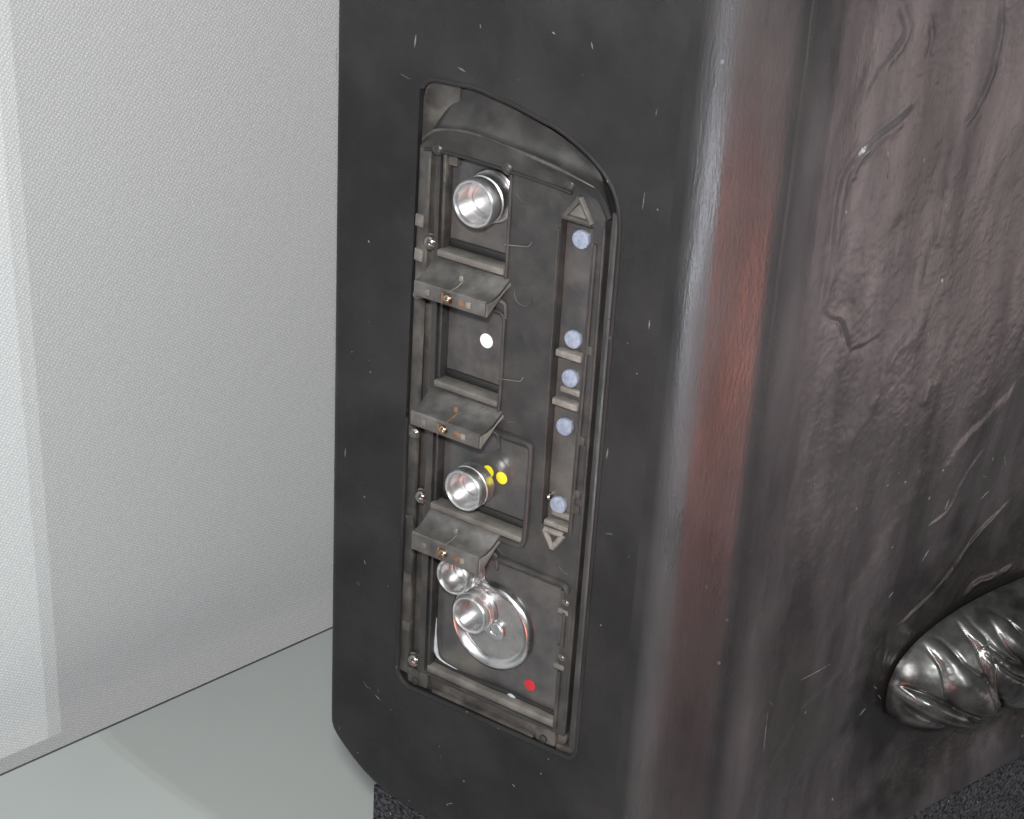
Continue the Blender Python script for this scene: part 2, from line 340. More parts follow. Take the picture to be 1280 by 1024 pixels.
RIDGES = [  # pixel path, half width mm, height mm, step mm (side drop)
    ([(1254, -20), (1248, 50), (1237, 100), (1218, 142), (1203, 160)], 2.2, 1.5, 0.5),
    ([(1205, 150), (1190, 205), (1180, 280), (1163, 335), (1150, 400), (1118, 445), (1085, 510), (1062, 570)], 6, 1.3, 0.7),
    ([(1122, -10), (1136, 40), (1122, 68), (1096, 105), (1085, 140)], 3, 1.2, 0.6),
    ([(1165, 18), (1168, 50), (1160, 78)], 2.2, 1.1, 0.0),
    ([(1152, 128), (1130, 150), (1108, 167), (1080, 193), (1060, 217), (1050, 250), (1043, 310), (1034, 370), (1030, 388)], 2.0, 1.1, 1.3),
    ([(1092, 180), (1075, 205), (1068, 230)], 1.8, 1.0, 0.4),
    ([(1113, 180), (1112, 226)], 0.9, 0.7, 0.0),
    ([(1031, 386), (1040, 400), (1054, 404), (1060, 425), (1065, 441)], 1.3, -1.3, 0.5),
    ([(1064, 441), (1085, 432), (1104, 419)], 1.4, -0.9, 0.5),
    ([(1164, 476), (1158, 490), (1151, 508)], 4.0, 1.4, 0.0),
    ([(1290, 632), (1240, 680), (1190, 742), (1162, 768), (1128, 795)], 1.8, 1.6, 0.8),
    ([(1240, 560), (1210, 600), (1192, 640), (1166, 660)], 1.4, 1.0, 0.5),
    ([(985, 738), (976, 815), (960, 895), (953, 945)], 2.0, 0.9, -0.5),
    ([(1062, 838), (1030, 868), (995, 895)], 3.0, 0.8, 0.4),
    ([(1160, 560), (1130, 640), (1090, 720), (1040, 800)], 8, 1.2, 0.9),
    ([(1075, 520), (1045, 600), (1015, 700), (1000, 760)], 8, 1.1, -0.6),
    ([(1110, 900), (1080, 930), (1050, 985)], 3.0, 0.7, 0.4),
    ([(1280, 480), (1230, 530), (1200, 560), (1180, 600)], 4.0, 1.0, 0.8),
    ([(1290, 720), (1262, 735), (1240, 742), (1228, 760)], 2.5, 1.6, 0.5),
    ([(1120, 790), (1118, 830), (1112, 862), (1108, 880), (1118, 890)], 2.2, 1.3, 0.4),
    ([(1010, 880), (985, 930), (960, 975)], 3, 0.7, 0.5),
    ([(1010, 560), (990, 640), (980, 700)], 4, 0.7, 0.3),
    ([(1090, 200), (1078, 300), (1072, 360), (1062, 400)], 7, -0.8, 0.5),
    ([(1128, 270), (1112, 330), (1108, 350)], 4, -0.7, 0.3),
]
def relief(S, Zz):
    h = np.zeros(S.shape)
    wx = 5 * vnoise(S / 18, Zz / 18, 1) + 2.0 * vnoise(S / 6, Zz / 6, 11); wz = 5 * vnoise(S / 18, Zz / 18, 2) + 2.0 * vnoise(S / 6, Zz / 6, 12)
    u = (S + wx) * 0.80 + (Zz + wz) * -0.35; v = (S + wx) * 0.35 + (Zz + wz) * 0.8       # drag lines run down to the left
    h += 3.2 * vnoise(S / 55, Zz / 90, 3) + 0.8 * vnoise(u / 20, v / 60, 4) + 0.34 * vnoise(u / 8, v / 24, 5) + 0.16 * vnoise(u / 3.2, v / 7, 6) + 0.16 * vnoise(S / 1.6, Zz / 1.6, 7)
    for px, w, hh, st in RIDGES:
        P = np.array([front(*p) for p in px]); P = smooth_path(P, len(P) * 2)
        lo, hi = P.min(0) - 5 * w - 12, P.max(0) + 5 * w + 12
        sel = (S > lo[0]) & (S < hi[0]) & (Zz > lo[1]) & (Zz < hi[1])
        s2, z2 = S[sel] + 0.35 * wx[sel], Zz[sel] + 0.35 * wz[sel]; d, sg, tt = dist_poly(s2, z2, P); d = d * 1.35
        fade = np.clip(np.minimum(tt, 1 - tt) * 6, 0, 1) * (0.75 + 0.9 * vnoise(s2 / 7, z2 / 7, 8))
        d0 = np.minimum(tt, 1 - tt)
        h[sel] += 0.62 * fade * (hh * np.exp(-(d / w) ** 2) + st * sg * np.exp(-(d / (w * 3.2)) ** 2) * (1 - np.exp(-(d / (w * .8)) ** 2)))
    # the cast surface falls away below the diagonal that runs down from the right
    a, b = np.array(front(1290, 470)), np.array(front(1000, 930)); t = (b - a) / np.hypot(*(b - a)); n = np.array([-t[1], t[0]])
    q = (S - a[0]) * n[0] + (Zz - a[1]) * n[1]
    if n[1] > 0: q = -q
    h -= 13 * (1 / (1 + np.exp(-(q - 25) / 22)))
    low = np.clip((Zz + 275) / 70, 0, 1); low = low * low * (3 - 2 * low); edge = np.clip((S - 24) / 26, 0, 1)
    return h * edge * (0.25 + 0.75 * low)
def front_face():
    X0, X1 = ds * 33.5, DF * 12.2 - NF * 4.9; ch = X1 - X0; cn = np.array([ch[1], -ch[0], 0]); cn = cn / np.linalg.norm(cn)
    if cn @ NS < 0: cn = -cn
    P0, P1, P2, P3 = ds * (KA - SE), ds * 36.0, X0 + ch * 0.0 + cn * 0.2, X0 + ch * 0.24 + cn * 1.1
    prof = []
    for i in range(18):
        t = i / 17; prof.append(P0 * (1 - t) ** 3 + 3 * P1 * t * (1 - t) ** 2 + 3 * P2 * t * t * (1 - t) + P3 * t ** 3)
    for i in range(9):
        t = 0.24 + 0.76 * (i + 1) / 10; prof.append(X0 + ch * t + cn * (1.1 * (1 - ((t - 0.24) / 0.76) ** 1.5)))
    for s in np.arange(13, 31, 0.9):
        q = (s - 13) / 18; prof.append(DF * s + NF * (-5.0 + 5.0 * q * q * (3 - 2 * q)))
    nsm = len(prof); ss = np.concatenate([np.arange(31, 300, 0.9), np.linspace(300, 620, 30)])
    prof = np.array(prof + [DF * s for s in ss]); scol = np.concatenate([np.full(nsm, -1.0), ss])
    scol[27:nsm] = np.arange(13, 31, 0.9)
    nrm = np.gradient(prof[:, :2], axis=0); nrm = np.stack([nrm[:, 1], -nrm[:, 0]], 1); nrm /= np.linalg.norm(nrm, axis=1)[:, None]
    zs = np.concatenate([[-270.0, -269.8, -269.2, -268.2, -266.8, -265], np.arange(-264.2, 240, 0.9), np.linspace(241, TOP, 25)])
    r = 5.0; dz = np.clip(zs + 270, 0, r); ins = r - np.sqrt(r * r - (r - dz) ** 2)
    SS, ZZ = np.meshgrid(scol, zs); H = np.where(SS > 20, relief(SS, ZZ), 0.0)
    # hand-worked waviness of the rounded corner
    jj = np.broadcast_to(np.arange(len(prof)), SS.shape)
    H += np.where(SS <= 20, 0.2 * vnoise(jj / 6.0, ZZ / 60, 21) * np.clip(jj / 8, 0, 1), 0)
    H -= ins[:, None]
    X = K[0] + (prof[None, :, 0] + H * nrm[None, :, 0]) / 1000; Y = K[1] + (prof[None, :, 1] + H * nrm[None, :, 1]) / 1000; Zw = K[2] + ZZ / 1000
    V = np.stack([X, Y, Zw], -1).reshape(-1, 3) - origin(slab); nr, nc = SS.shape
    i = (np.arange(nr - 1)[:, None] * nc + np.arange(nc - 1)[None, :]).reshape(-1); F = np.stack([i, i + 1, i + nc + 1, i + nc], 1).astype(np.int32)
    me = bpy.data.meshes.new('front_face'); me.vertices.add(len(V)); me.vertices.foreach_set('co', V.reshape(-1).astype(np.float32))
    me.loops.add(F.size); me.loops.foreach_set('vertex_index', F.reshape(-1)); me.polygons.add(len(F))
    me.polygons.foreach_set('loop_start', np.arange(0, F.size, 4, dtype=np.int32)); me.polygons.foreach_set('loop_total', np.full(len(F), 4, np.int32))
    me.update(calc_edges=True); me.validate()
    cj = np.arange(nc); cast = 0.42 * np.clip((cj - 3) / 8.0, 0, 1) * (1 - 0.35 * np.clip((cj - 14) / 8, 0, 1)) ; cast = cast + (1 - cast) * np.clip((scol - 16) / 14, 0, 1)
    at = me.attributes.new('cast', 'FLOAT', 'POINT'); at.data.foreach_set('value', np.tile(cast, nr).astype(np.float32))
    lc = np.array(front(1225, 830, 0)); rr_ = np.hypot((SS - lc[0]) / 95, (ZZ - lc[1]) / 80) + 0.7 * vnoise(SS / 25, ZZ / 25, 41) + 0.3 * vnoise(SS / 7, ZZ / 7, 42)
    a2 = me.attributes.new('lump_dark', 'FLOAT', 'POINT'); a2.data.foreach_set('value', np.clip((1.25 - rr_) / 0.5, 0, 1).reshape(-1).astype(np.float32))  # darker, noise-edged colour around the lump
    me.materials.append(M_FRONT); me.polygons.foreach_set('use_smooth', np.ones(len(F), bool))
    o = bpy.data.objects.new('front_face', me); col.objects.link(o); o.parent = slab; o['label'] = 'rounded edge and wrinkled cast metal front'
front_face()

# lump of cast metal growing out of the front
def project(P):
    Q = P - CAM; d = Q @ fwd; r = (Q @ rt) / d * FPX; u = (Q @ upv) / d * FPX
    return r * ir[0] + u * iu[0] + 640, r * ir[1] + u * iu[1] + 512
RUNS = [  # path over the lump, half widths, height mm
    ([(1157, 801), (1172, 812), (1186, 828), (1197, 846), (1211, 866), (1227, 884), (1238, 894)], [5, 9, 10, 13, 21, 27, 26, 14], 6.5),
    ([(1120, 862), (1146, 877), (1172, 890), (1200, 901), (1232, 908)], [6, 11, 12, 11, 8], 5.0),
    ([(1196, 766), (1213, 788), (1229, 806), (1238, 828), (1243, 858), (1246, 892)], [5, 6, 6, 7, 6, 7], 2.2),
    ([(1252, 828), (1264, 846), (1282, 868), (1300, 880)], [6, 20, 30, 30], 5.5),
    ([(1238, 768), (1256, 786), (1276, 808), (1300, 828)], [3, 9, 12, 12], 3.0),
    ([(1234, 812), (1252, 827), (1270, 838), (1292, 848)], [4, 5, 5, 5], 1.6),
    ([(1248, 890), (1254, 900), (1257, 908)], [5, 8, 6], 3.0),
    ([(1216, 898), (1228, 901), (1238, 906)], [5, 8, 6], 2.6),
]
def lump():
    Lc = np.array(front(1118, 868, -4)); cs, cz_ = Lc[0] + 92, Lc[1] - 2; UPH, DNH = 39.0, 38.0
    m, nr = 720, 260; th = np.linspace(0, 2 * math.pi, m + 1)[:-1]; rr = np.linspace(0, 1, nr) ** 0.7
    T, Rr = np.meshgrid(th, rr); c_, s_ = np.cos(T), np.sin(T); e = (np.abs(c_) ** 2.4 + np.abs(s_) ** 2.4) ** (-1 / 2.4)
    S = cs + 92 * Rr * c_ * e; Zz = cz_ + np.where(s_ > 0, UPH, DNH) * Rr * s_ * e
    dx = (S - cs) / 92; dz_ = np.where(Zz > cz_, (Zz - cz_) / UPH, (Zz - cz_) / DNH); q = np.clip(1 - np.abs(dx) ** 2.4 - np.abs(dz_) ** 2.4, 0, 1)
    h = 33 * q ** (0.5 + 0.3 * np.clip(dz_, 0, 1)) - 9 + (2.2 * vnoise(S / 24, Zz / 24, 31) + 0.8 * vnoise(S / 9, Zz / 9, 32) + 0.25 * vnoise(S / 3, Zz / 3, 33)) * np.clip(q * 4, 0, 1)
    P = (K + (S[..., None] * DF + Zz[..., None] * Z + h[..., None] * NF) / 1000)
    X, Y = project(P.reshape(-1, 3)); X = X.reshape(S.shape) + 2.5 * vnoise(S / 8, Zz / 8, 34); Y = Y.reshape(S.shape) + 2.5 * vnoise(S / 8, Zz / 8, 35)
    bump = np.zeros(S.shape)
    for px, rad, hh in RUNS:
        L_ = smooth_path(np.array(px, float), 24); d, sg, tt = dist_poly(X, Y, L_); w = np.interp(tt, np.linspace(0, 1, len(rad)), rad)
        k = d / w; amp = np.clip(w / max(rad), .35, 1)
        bump = np.where(k < 1, np.maximum(bump, hh * amp * np.clip(1 - k * k, 0, 1) ** 0.9), bump) - 2.0 * amp * np.exp(-((d - w - 1.5) / 3.2) ** 2) * np.clip((d - w + 3) / 4, 0, 1) * np.clip(w / 8, .4, 1)
    h = h + bump * np.clip(q * 8, 0, 1)
    V = (K + (S[..., None] * DF + Zz[..., None] * Z + h[..., None] * NF) / 1000).reshape(-1, 3); F = []
    for i in range(nr - 1):
        for k in range(m):
            q2 = (k + 1) % m; F.append((i * m + k, (i + 1) * m + k, (i + 1) * m + q2, i * m + q2))
    o = finish('cast_lump', V, F, M_LUMP, slab, label='rounded lump of polished metal bulging from the cast front')
    o.data.polygons.foreach_set('use_smooth', [True] * len(o.data.polygons))
lump()

# chips and scratches in the side paint
M_CHIP = mat('bare_chip', (0.06, 0.06, 0.06), (0.16, 0.16, 0.157), rough=0.5, nscale=300)
CH = [[(520, 43), (518, 60)], [(500, 92), (507, 96), (514, 100)], [(572, 84), (582, 90)], [(739, 52), (741, 62)], [(833, 572), (832, 590), (830, 606)], [(757, 667), (766, 668)], [(454, 850), (458, 858), (464, 861)], [(468, 868), (476, 876)],
      [(447, 940), (447.6, 942)], [(488, 886), (489, 888)], [(549, 932), (550, 934)], [(511, 1000), (512, 1002)], [(424, 908), (424.6, 913)], [(784, 428), (785, 430)], [(795, 466), (797, 468)], [(806, 240), (803, 262)], [(420.6, 60), (420.2, 90)],
      [(770, 285), (772, 289)], [(760, 560), (758, 574)], [(812, 400), (811, 412)], [(455, 700), (457, 706)], [(432, 560), (431, 572)], [(640, 980), (644, 984)], [(560, 1005), (566, 1004)], [(690, 40), (694, 43)], [(460, 300), (462, 304)], [(600, 30), (601, 36)],
      [(742, 150), (744, 172)], [(780, 880), (783, 886)], [(750, 780), (752, 783)]]
for k in range(5): x, y = random.uniform(425, 840), random.uniform(10, 1000); CH.append([(x, y), (x + random.uniform(-1.5, 1.5), y + random.uniform(0.8, 3))])
for ch in CH:
    pts = [side(*p) for p in ch]
    if any(-66 < a < 54 and -190 < b < 156 for a, b in pts) or max(a for a, b in pts) > SE - 1: continue
    tube('paint_chip', [(a, b, -0.05) for a, b in pts] if len(pts) > 2 else [(*pts[0], -0.05), ((pts[0][0] + pts[1][0]) / 2, (pts[0][1] + pts[1][1]) / 2, 0.0), (*pts[1], -0.05)], [0.12, random.uniform(0.25, 0.5), 0.12], M_CHIP, slab, n=6, steps=7, flat=0.4)

FC = [[(1112, 182), (1112.5, 204)], [(1112, 212), (1111, 226)], [(1080, 196), (1090, 186)], [(1056, 424), (1060, 436)], [(960, 876), (965, 881)], [(958, 890), (955, 940)], [(1165, 660), (1174, 652)], [(1186, 640), (1191, 626)], [(1238, 600), (1246, 603)],
      [(1250, 91), (1248, 96)], [(1158, 198), (1157, 203)], [(1270, 575), (1276, 592)], [(1118, 752), (1124, 744)], [(1160, 706), (1168, 692)], [(1115, 880), (1120, 886)], [(1108, 868), (1112, 872)], [(1000, 850), (1040, 832)], [(1240, 632), (1252, 622)], [(1090, 905), (1098, 896)]]
for k in range(8): x, y = random.uniform(1010, 1270), random.uniform(10, 900); FC.append([(x, y), (x + random.uniform(-3, 1), y + random.uniform(1, 4))])
for ch in FC:
    pts = [front(*p) for p in ch]; pts.insert(1, ((pts[0][0] + pts[1][0]) / 2, (pts[0][1] + pts[1][1]) / 2))
    hs = relief(np.array([[p[0] for p in pts]]), np.array([[p[1] for p in pts]]))[0]
    tube('metal_burr', [(p[0], p[1], h + 0.1) for p, h in zip(pts, hs)], [0.12, random.uniform(0.25, 0.5), 0.12], M_CHIP, slab, n=6, steps=7, fr=FW, flat=0.5)

# ------------------------------------------------------------------ control panel
pan = root('control_panel', SW(-8, -187, -12), 'narrow dark control panel with clear windows and knobs set into the slab side', 'control panel')
W = [(-48, -8.5, 66.5, 119), (-47, -8, -2, 48), (-46.3, 11, -71, -17), (-46.5, 37, -172, -86)]
SLOT = [(21.2, -55.5), (36.6, -55.5), (37.6, 102.5), (20.6, 102.5)]
tray = prism('tray', [(-63, -183), (50, -183), (50, 110), (44, 122), (-30, 148), (-60, 148)], -25, -18, M_DARK, pan, bevel=0)
plate_outline = [(-50, 121), (-50, -173)] + [(37, -173), (43.5, -173), (43.5, 108), (40, 114), (33, 119.5), (28, 121)]
def shrink(w, d=0): return [(w[0] + d, w[2] + d), (w[1] - d, w[2] + d), (w[1] - d, w[3] - d), (w[0] + d, w[3] - d)]
holes = [rrect(w[0], w[1], w[2], w[3], 1.5, 3) for w in W] + [SLOT]
prism('face_plate', plate_outline, -8.5, 0, M_PLATE, pan, bevel=0, holes=holes)
for i, w in enumerate(W):
    fl_ = box('window_plate', w[0] - 1, w[1] + 1, w[2] - 1, w[3] + 1, -10, -7.6, M_FLOOR4, pan, bevel=0)
    if i < 3:
        box('sill', w[0] + 0.3, w[1] - 0.3, w[2] + 0.4, w[2] + 4.0, -8, 0.9, M_SILL, pan, 0.8)
        box('sill_gap', w[0] + 2.5, w[1] - 0.6, w[2] + 4.1, w[2] + 8.2, -8, -6.6, M_DARK, pan, 0.3)  # dark strip for the gap above the sill
    box('window_liner', w[0] + 0.2, w[0] + 2.2, w[2] + 4, w[3] - 0.5, -8, -1.5, M_PLATE if i else M_RAIL, pan, 0.5)
# beads round the openings
def bead(pts, r=1.2, c=0.3, m=M_PLATE): tube('bead', [(a, b, c) for a, b in pts], r, m, pan, n=8, steps=40)
bead([(-7.6, 117), (-7.4, 100), (-7.4, 72), (-7.6, 66)], 0.9)
bead([(-14, 48.5), (-9.5, 48.3), (-7.2, 45), (-7, 35), (-7, 10), (-7.4, -3)], 1.0)
bead([(-12, -14), (0, -14.6), (9.5, -14.8), (12.6, -17.5), (12.9, -30), (12.6, -60), (11.8, -69), (9, -72.2), (-3, -72.6)], 1.6, 0.4)
bead([(-10, -84), (10, -84.2), (30, -84.3), (37, -84.6), (39.2, -88)], 1.6, 0.4)
bead([(38.4, -100), (38.4, -120)], 1.2); bead([(38.2, -135), (38.0, -170)], 1.2)
bead([(43, 104), (43.4, 60), (43.6, 0), (43.6, -60), (43.4, -172)], 0.9, -0.6)
bead([(39.6, 95), (39.4, 40), (38.8, -10), (38.2, -55)], 1.0, 0.3); bead([(19.6, 98), (20.0, 40), (20.6, -20), (20.8, -52)], 0.6, 0.2)
# knobs
def knob(a, b, r, c0, c1, name='knob', rear=1.0, collar=True):
    h = c1 - c0
    prof = [(r * .97 * rear, c0), (r * rear, c0 + 0.6), (r * rear, c0 + h * .50), (r * .95, c0 + h * .53), (r * .95, c0 + h * .57), (r, c0 + h * .60), (r, c1 - 1.0), (r - 0.7, c1),
            (r - 1.4, c1), (r - 1.9, c1 - 0.8), (r - 2.2, c1 - 6), (r - 2.3, c1 - 11.4), (0.6, c1 - 11.6)]
    k = lathe(name, a, b, prof, M_ALU, pan, label='machined silver knob with a hollow end')
    lathe('bore', a, b, [(r - 2.1, c1 - 2.0), (r - 2.3, c1 - 9.6), (r * .62, c1 - 9.8), (r * .60, c1 - 10.8), (r * .2, c1 - 11.0), (0.4, c1 - 11.0)], M_BORE, k, cap=False)
    lathe('stem', a, b, [(4.5, -8), (4.5, c0 + 1), (1, c0 + 1)], M_SCREW, k, n=20)
    if collar: lathe('collar', a, b, [(r + 1.6, c0 - 0.3), (r + 1.6, c0 + 1.2), (r + .9, c0 + 1.8), (r - 1, c0 + 1.8)], M_CHROME, k)
    return k
knob(-22.5, 101.2, 11.7, -7.8, 9.0)
knob(-21.6, -49.2, 11.2, -4.6, 7.8, rear=1.0, collar=False)
knob(-26.5, -102.0, 10.2, -7.8, 6.5)
# dish with its own knob
dish = lathe('dish', -8.4, -130.0, [(25.4, -7.8), (25.4, -5.6), (24.6, -4.2), (23.4, -3.6), (22.2, -4.2), (21.2, -5.6), (20.2, -6.6), (19.4, -7.0), (18.8, -7.1)], M_CHROME, pan, n=72, label='round shiny shallow dish')
lathe('dish_floor', -8.4, -130.0, [(19.4, -7.4), (19.2, -6.9), (10, -6.7), (0.5, -6.6)], M_DISH, dish, n=48)
lathe('stub', -6.2, -131.5, [(6, -7), (6, -5.2), (5.2, -4.6), (2.6, -4.6), (2.2, -5.2), (0.4, -5.2)], M_CHROME, dish, n=32)
knob(-17.6, -123.4, 10.8, -7.0, 2.5)
# stickers
def sticker(a, b, r, m, c, lab): lathe('sticker', a, b, [(r, c - .4), (r, c + .22), (r * .9, c + .32), (0.2, c + .34)], m, pan, n=28, label=lab)
sticker(-22, 27.3, 3.7, M_WHITE, -7.6, 'round white sticker'); sticker(-16.9, -42.8, 3.3, M_YELLOW, -7.6, 'round yellow sticker')
sticker(-8.6, -43.6, 3.3, M_YELLOW, -7.6, 'round yellow sticker'); sticker(16.4, -157.2, 3.3, M_RED, -7.6, 'round red sticker')
# brackets
def bracket(b0, a0, a1, lip, hole_rust):
    # top plate sagging forward, then the folded lip; (c, b)
    top = [(-1.0, b0), (3, b0 - 2.6), (7, b0 - 5.4), (11, b0 - 7.0), (15.2, b0 - 7.4), (15.8, b0 - 8.2), (15.8, b0 - 7.6 - lip), (14.9, b0 - 7.6 - lip), (14.7, b0 - 9.0), (10.5, b0 - 8.3), (6.6, b0 - 6.7), (2.6, b0 - 3.9), (-1.0, b0 - 1.6)]
    def skew(a, b, c):
        t = (a - a0) / (a1 - a0); s = max(0, t - .78) / .22
        return (a + max(0, (1 - max(c, 0) / 15.8)) * 2.6 * t, b + (1 - max(c, 0) / 15.8) * 0.9 * t * 1.0, c)
    br = extrude_a('bracket', top, a0, a1, M_BRACKET, pan, 0.25, label='bent steel bracket with slotted lip', skew=skew)
    # right cheek folded back to the panel
    bm = bmesh.new(); cs = [(15.4, b0 - 8.4), (15.4, b0 - 7.6 - lip), (9, b0 - 5.5 - lip * .55), (4, b0 - 2.6 - lip * .35), (-1, b0 - 1.8 - lip * .2), (-1, b0 - 1.2), (6.5, b0 - 6.4), (10.5, b0 - 8.0)]
    vs = [bm.verts.new((a1 + 0.1 + (1 - max(c, 0) / 15.8) * 2.4, b, c)) for c, b in cs]; bm.faces.new(vs)
    ex = bmesh.ops.extrude_face_region(bm, geom=bm.faces[:])
    for v in [g for g in ex['geom'] if isinstance(g, bmesh.types.BMVert)]: v.co.x += 0.9
    from_bm('cheek', bm, SW, M_SILL, br, 0.2)
    w = a1 - a0; zl = b0 - 7.8 - lip / 2
    for fx in (0.16, 0.74): box('slot', a0 + w * fx, a0 + w * fx + 2.6, zl - 1.6, zl + 1.4, 15.2, 16.05, M_SILL if fx < .5 else M_CREAM, br, 0.15)
    box('stain', a0 + w * .64, a0 + w * .73, zl - 1.8, zl + 1.2, 15.3, 15.95, M_RUST, br, 0.2)
    mid = a0 + w * .49
    lathe('screw', mid, zl, [(2.5, 15.2), (2.5, 16.5), (2.0, 17.4), (1.0, 17.9), (0.1, 18.0)], M_BRASS, br, n=20)
    box('clamp', mid - 3.4, mid - 2.4, zl - 3.0, zl + 2.6, 15.3, 16.9, M_RUST, br, 0.2)
    tube('seam', [(mid + 1.0, b0 - 7.3, 15.0), (mid + 1.4, b0 - 6.7, 11), (mid + 1.8, b0 - 5.2, 7.4)], 0.35, M_RUST if hole_rust else M_SILL, br, n=6)
    tube('spot', [(mid - 0.5, b0 - 4.6, 6.6), (mid + 1.6, b0 - 4.2, 6.0)], [1.5, 2.0, 1.5], M_RUST if hole_rust else M_SILL, br, n=10, flat=0.4)
    # rounded spring that holds the bracket against the plate
    tube('spring', [(a1 - 6, b0 - 9, 0.5), (a1 - 2, b0 - 11, 1.6), (a1 + 1.2, b0 - 13, 1.0), (a1 + 1.6, b0 - 20, 0.3)], 0.9, M_RAIL, br, n=8)
bracket(66.0, -49.6, -8.0, 7.4, False)
bracket(-2.8, -49.0, -7.8, 7.4, True)
bracket(-70.2, -46.0, -4.6, 10.0, False)
# left rail
def rail():
    prof = [(-64, -14), (-64.8, -1.6), (-63.6, -0.6), (-58.4, -0.2), (-57.6, -1.2), (-57.2, -4.2), (-52.4, -4.2), (-51.6, -1.0), (-50.2, -0.4), (-50.2, -14)]
    bm = bmesh.new(); vs = [bm.verts.new((a + 0.4, -178, c)) for a, c in prof]; bm.faces.new(vs)
    ex = bmesh.ops.extrude_face_region(bm, geom=bm.faces[:])
    for v in [g for g in ex['geom'] if isinstance(g, bmesh.types.BMVert)]: v.co.y = 119; v.co.x += 3.0 * (v.co.x < -57)
    return from_bm('rail', bm, SW, M_RAIL, pan, 0.3)
rl = rail()
for b in (82, 64.5, -31, -83, -118, -148):
    box('clip', -61.5, -56.6, b - 3.2, b + 3.2, -3.5, 0.6, M_SILL if b > 0 else M_RAIL, rl, 0.6, rot=random.uniform(-.25, .25))
for a, b in ((-52.6, 72.2), (-52.6, -67.0), (-53.6, -168.0)):
    d_ = lathe('dome_screw', a, b, [(4.6, -4.4), (4.6, -1.2), (3.9, -0.8)] + [(3.9 * math.cos(t), -0.8 + 3.3 * math.sin(t)) for t in np.linspace(0.1, 1.5, 8)], M_SCREW, pan, n=28, label='shiny domed screw')
for a, b in ((-58.5, 44), (-58, -32)):
    lathe('screw', a, b, [(3.2, -4), (3.2, 0.2), (2.2, 1.4), (0.3, 1.6)], M_SCREW, pan, n=20)
tube('pale_line', [(-57.4, 60, -1.2), (-57.2, 20, -1.4), (-57.6, -20, -1.2), (-57.0, -60, -1.0), (-57.2, -120, -1.2), (-57.5, -160, -1.2)], 0.35, M_SILL, pan, n=6, steps=60)  # thin pale tube along the rail's vertical light line
# bottom rail
bt = prism('bottom_rail', [(-50, -172.2), (41, -172.2)] + [(43.4, -173)] + arc(35.5, -177, 8, 0, -90, 6) + arc(-54, -176, 9, 270, 180, 6) + [(-63, -172.2)], -14, -3.4, M_RAIL, pan, 0.7)
prism('ledge', [(-46, -173), (37, -173), (37, -168), (-46, -168)], -8, -1.6, M_SILL, pan, 0.6)
for a0, a1 in ((-58, -44.5), (26, 38)):
    e_ = box('end_block', a0, a1, -183.2, -173.6, -6, -0.6, M_RAIL, bt, 1.0); lathe('screw_hole', (a0 + a1) / 2 - 1, -180.6, [(2.4, -1), (2.4, -0.1), (1.7, -0.1), (1.5, -1.5), (0.2, -1.6)], M_DARK, bt, n=18)
box('lip', -42, 24, -184.2, -182.4, -6, -1.4, M_RAIL, bt, 0.4); box('lip', -42, 24, -175.8, -174.6, -6, -2.2, M_PLATE, bt, 0.3)
tube('seal_bead', [(-44, -166.5, -6.6), (-20, -167.5, -6.4), (10, -166.5, -6.5), (36, -167.2, -6.6)], [1.2, 0.8, 1.5, 0.9, 1.3], M_DARK, pan, n=8, steps=60)
tube('sealant', [(-44.5, -140, -6.8), (-44.2, -150, -6.4), (-43.5, -160, -6.2), (-40, -165, -6.4), (-28, -166.8, -6.5)], [0.3, 0.7, 1.3, 0.5, 0.2], M_GLUE, pan, n=8)
tube('sealant', [(4, -167.0, -6.2), (9, -167.2, -6.0)], [0.8, 1.4, 0.8], M_GLUE, pan, n=8)
# clips at the right of the large window
for b in (-95, -127.5):
    k = box('clip', 34.0, 42.0, b - 6, b + 6, -6, -1.0, M_RAIL, pan, 0.6); box('clip_tongue', 34.5, 40.5, b - 6.4, b - 3.6, -3, 0.8, M_SILL, k, 0.4)
    lathe('clip_screw', 38.5, b + 0.6, [(2.2, -2), (2.2, -0.2), (1.2, 0.4), (0.2, 0.4)], M_SCREW, k, n=16)
# slot channel
sf = prism('slot_floor', [(p[0] + (1 if i in (0, 3) else -1) * -1, p[1]) for i, p in enumerate(SLOT)], -8.4, -5.2, M_FLOOR4, pan, 0)
for b in (38.2, 13.0, -53.2):
    prism('step', [(22.0, b - 3.2), (36.2, b - 3.2), (36.2, b + 0.2), (22.0, b + 0.2)], -6, -0.4, M_CREAM, pan, 0.5)
for b in (19.2, -47.5): prism('step', [(24.4, b - 3), (36, b - 3), (36, b), (24.4, b)], -6, -3.0, M_CREAM, pan, 0.5)
for a, b in ((29.2, 93.6), (28.9, 44.0), (28.9, 24.0), (27.8, -1.8), (27.5, -44.6)):
    lathe('indicator_lens', a, b, [(4.5, -5.4), (4.5, -3.6), (4.1, -3.1), (2.5, -2.8), (0.3, -2.7)], M_BLUE, pan, n=28, label='round frosted pale blue lens')
def tri(pts, h, m=M_RAIL, name='arrow_rim'):
    for i in range(3): tube(name, [(*pts[i], h), (*((np.array(pts[i]) + np.array(pts[(i + 1) % 3])) / 2), h), (*pts[(i + 1) % 3], h)], 1.5, m, pan, n=8, steps=8)
tri([(30.0, 115.0), (22.2, 104.4), (37.0, 104.0)], 0.4)
prism('arrow_plate', [(30, 112), (24.6, 105.8), (34.6, 105.6)], -1, 0.7, M_SILL, pan, 0.2)
tri([(23.2, -57.8), (34.2, -57.4), (28.4, -66.6)], 0.0, M_CREAM)
lathe('wire_end', 21.8, -41.5, [(1.6, -5), (1.6, -2.5), (0.2, -2)], M_BRASS, pan, n=12)
for b in (44, -3, -32, -40): box('latch', 38.0, 42.2, b - 3, b + 1.8, -2, 0.9, M_RAIL, pan, 0.5)
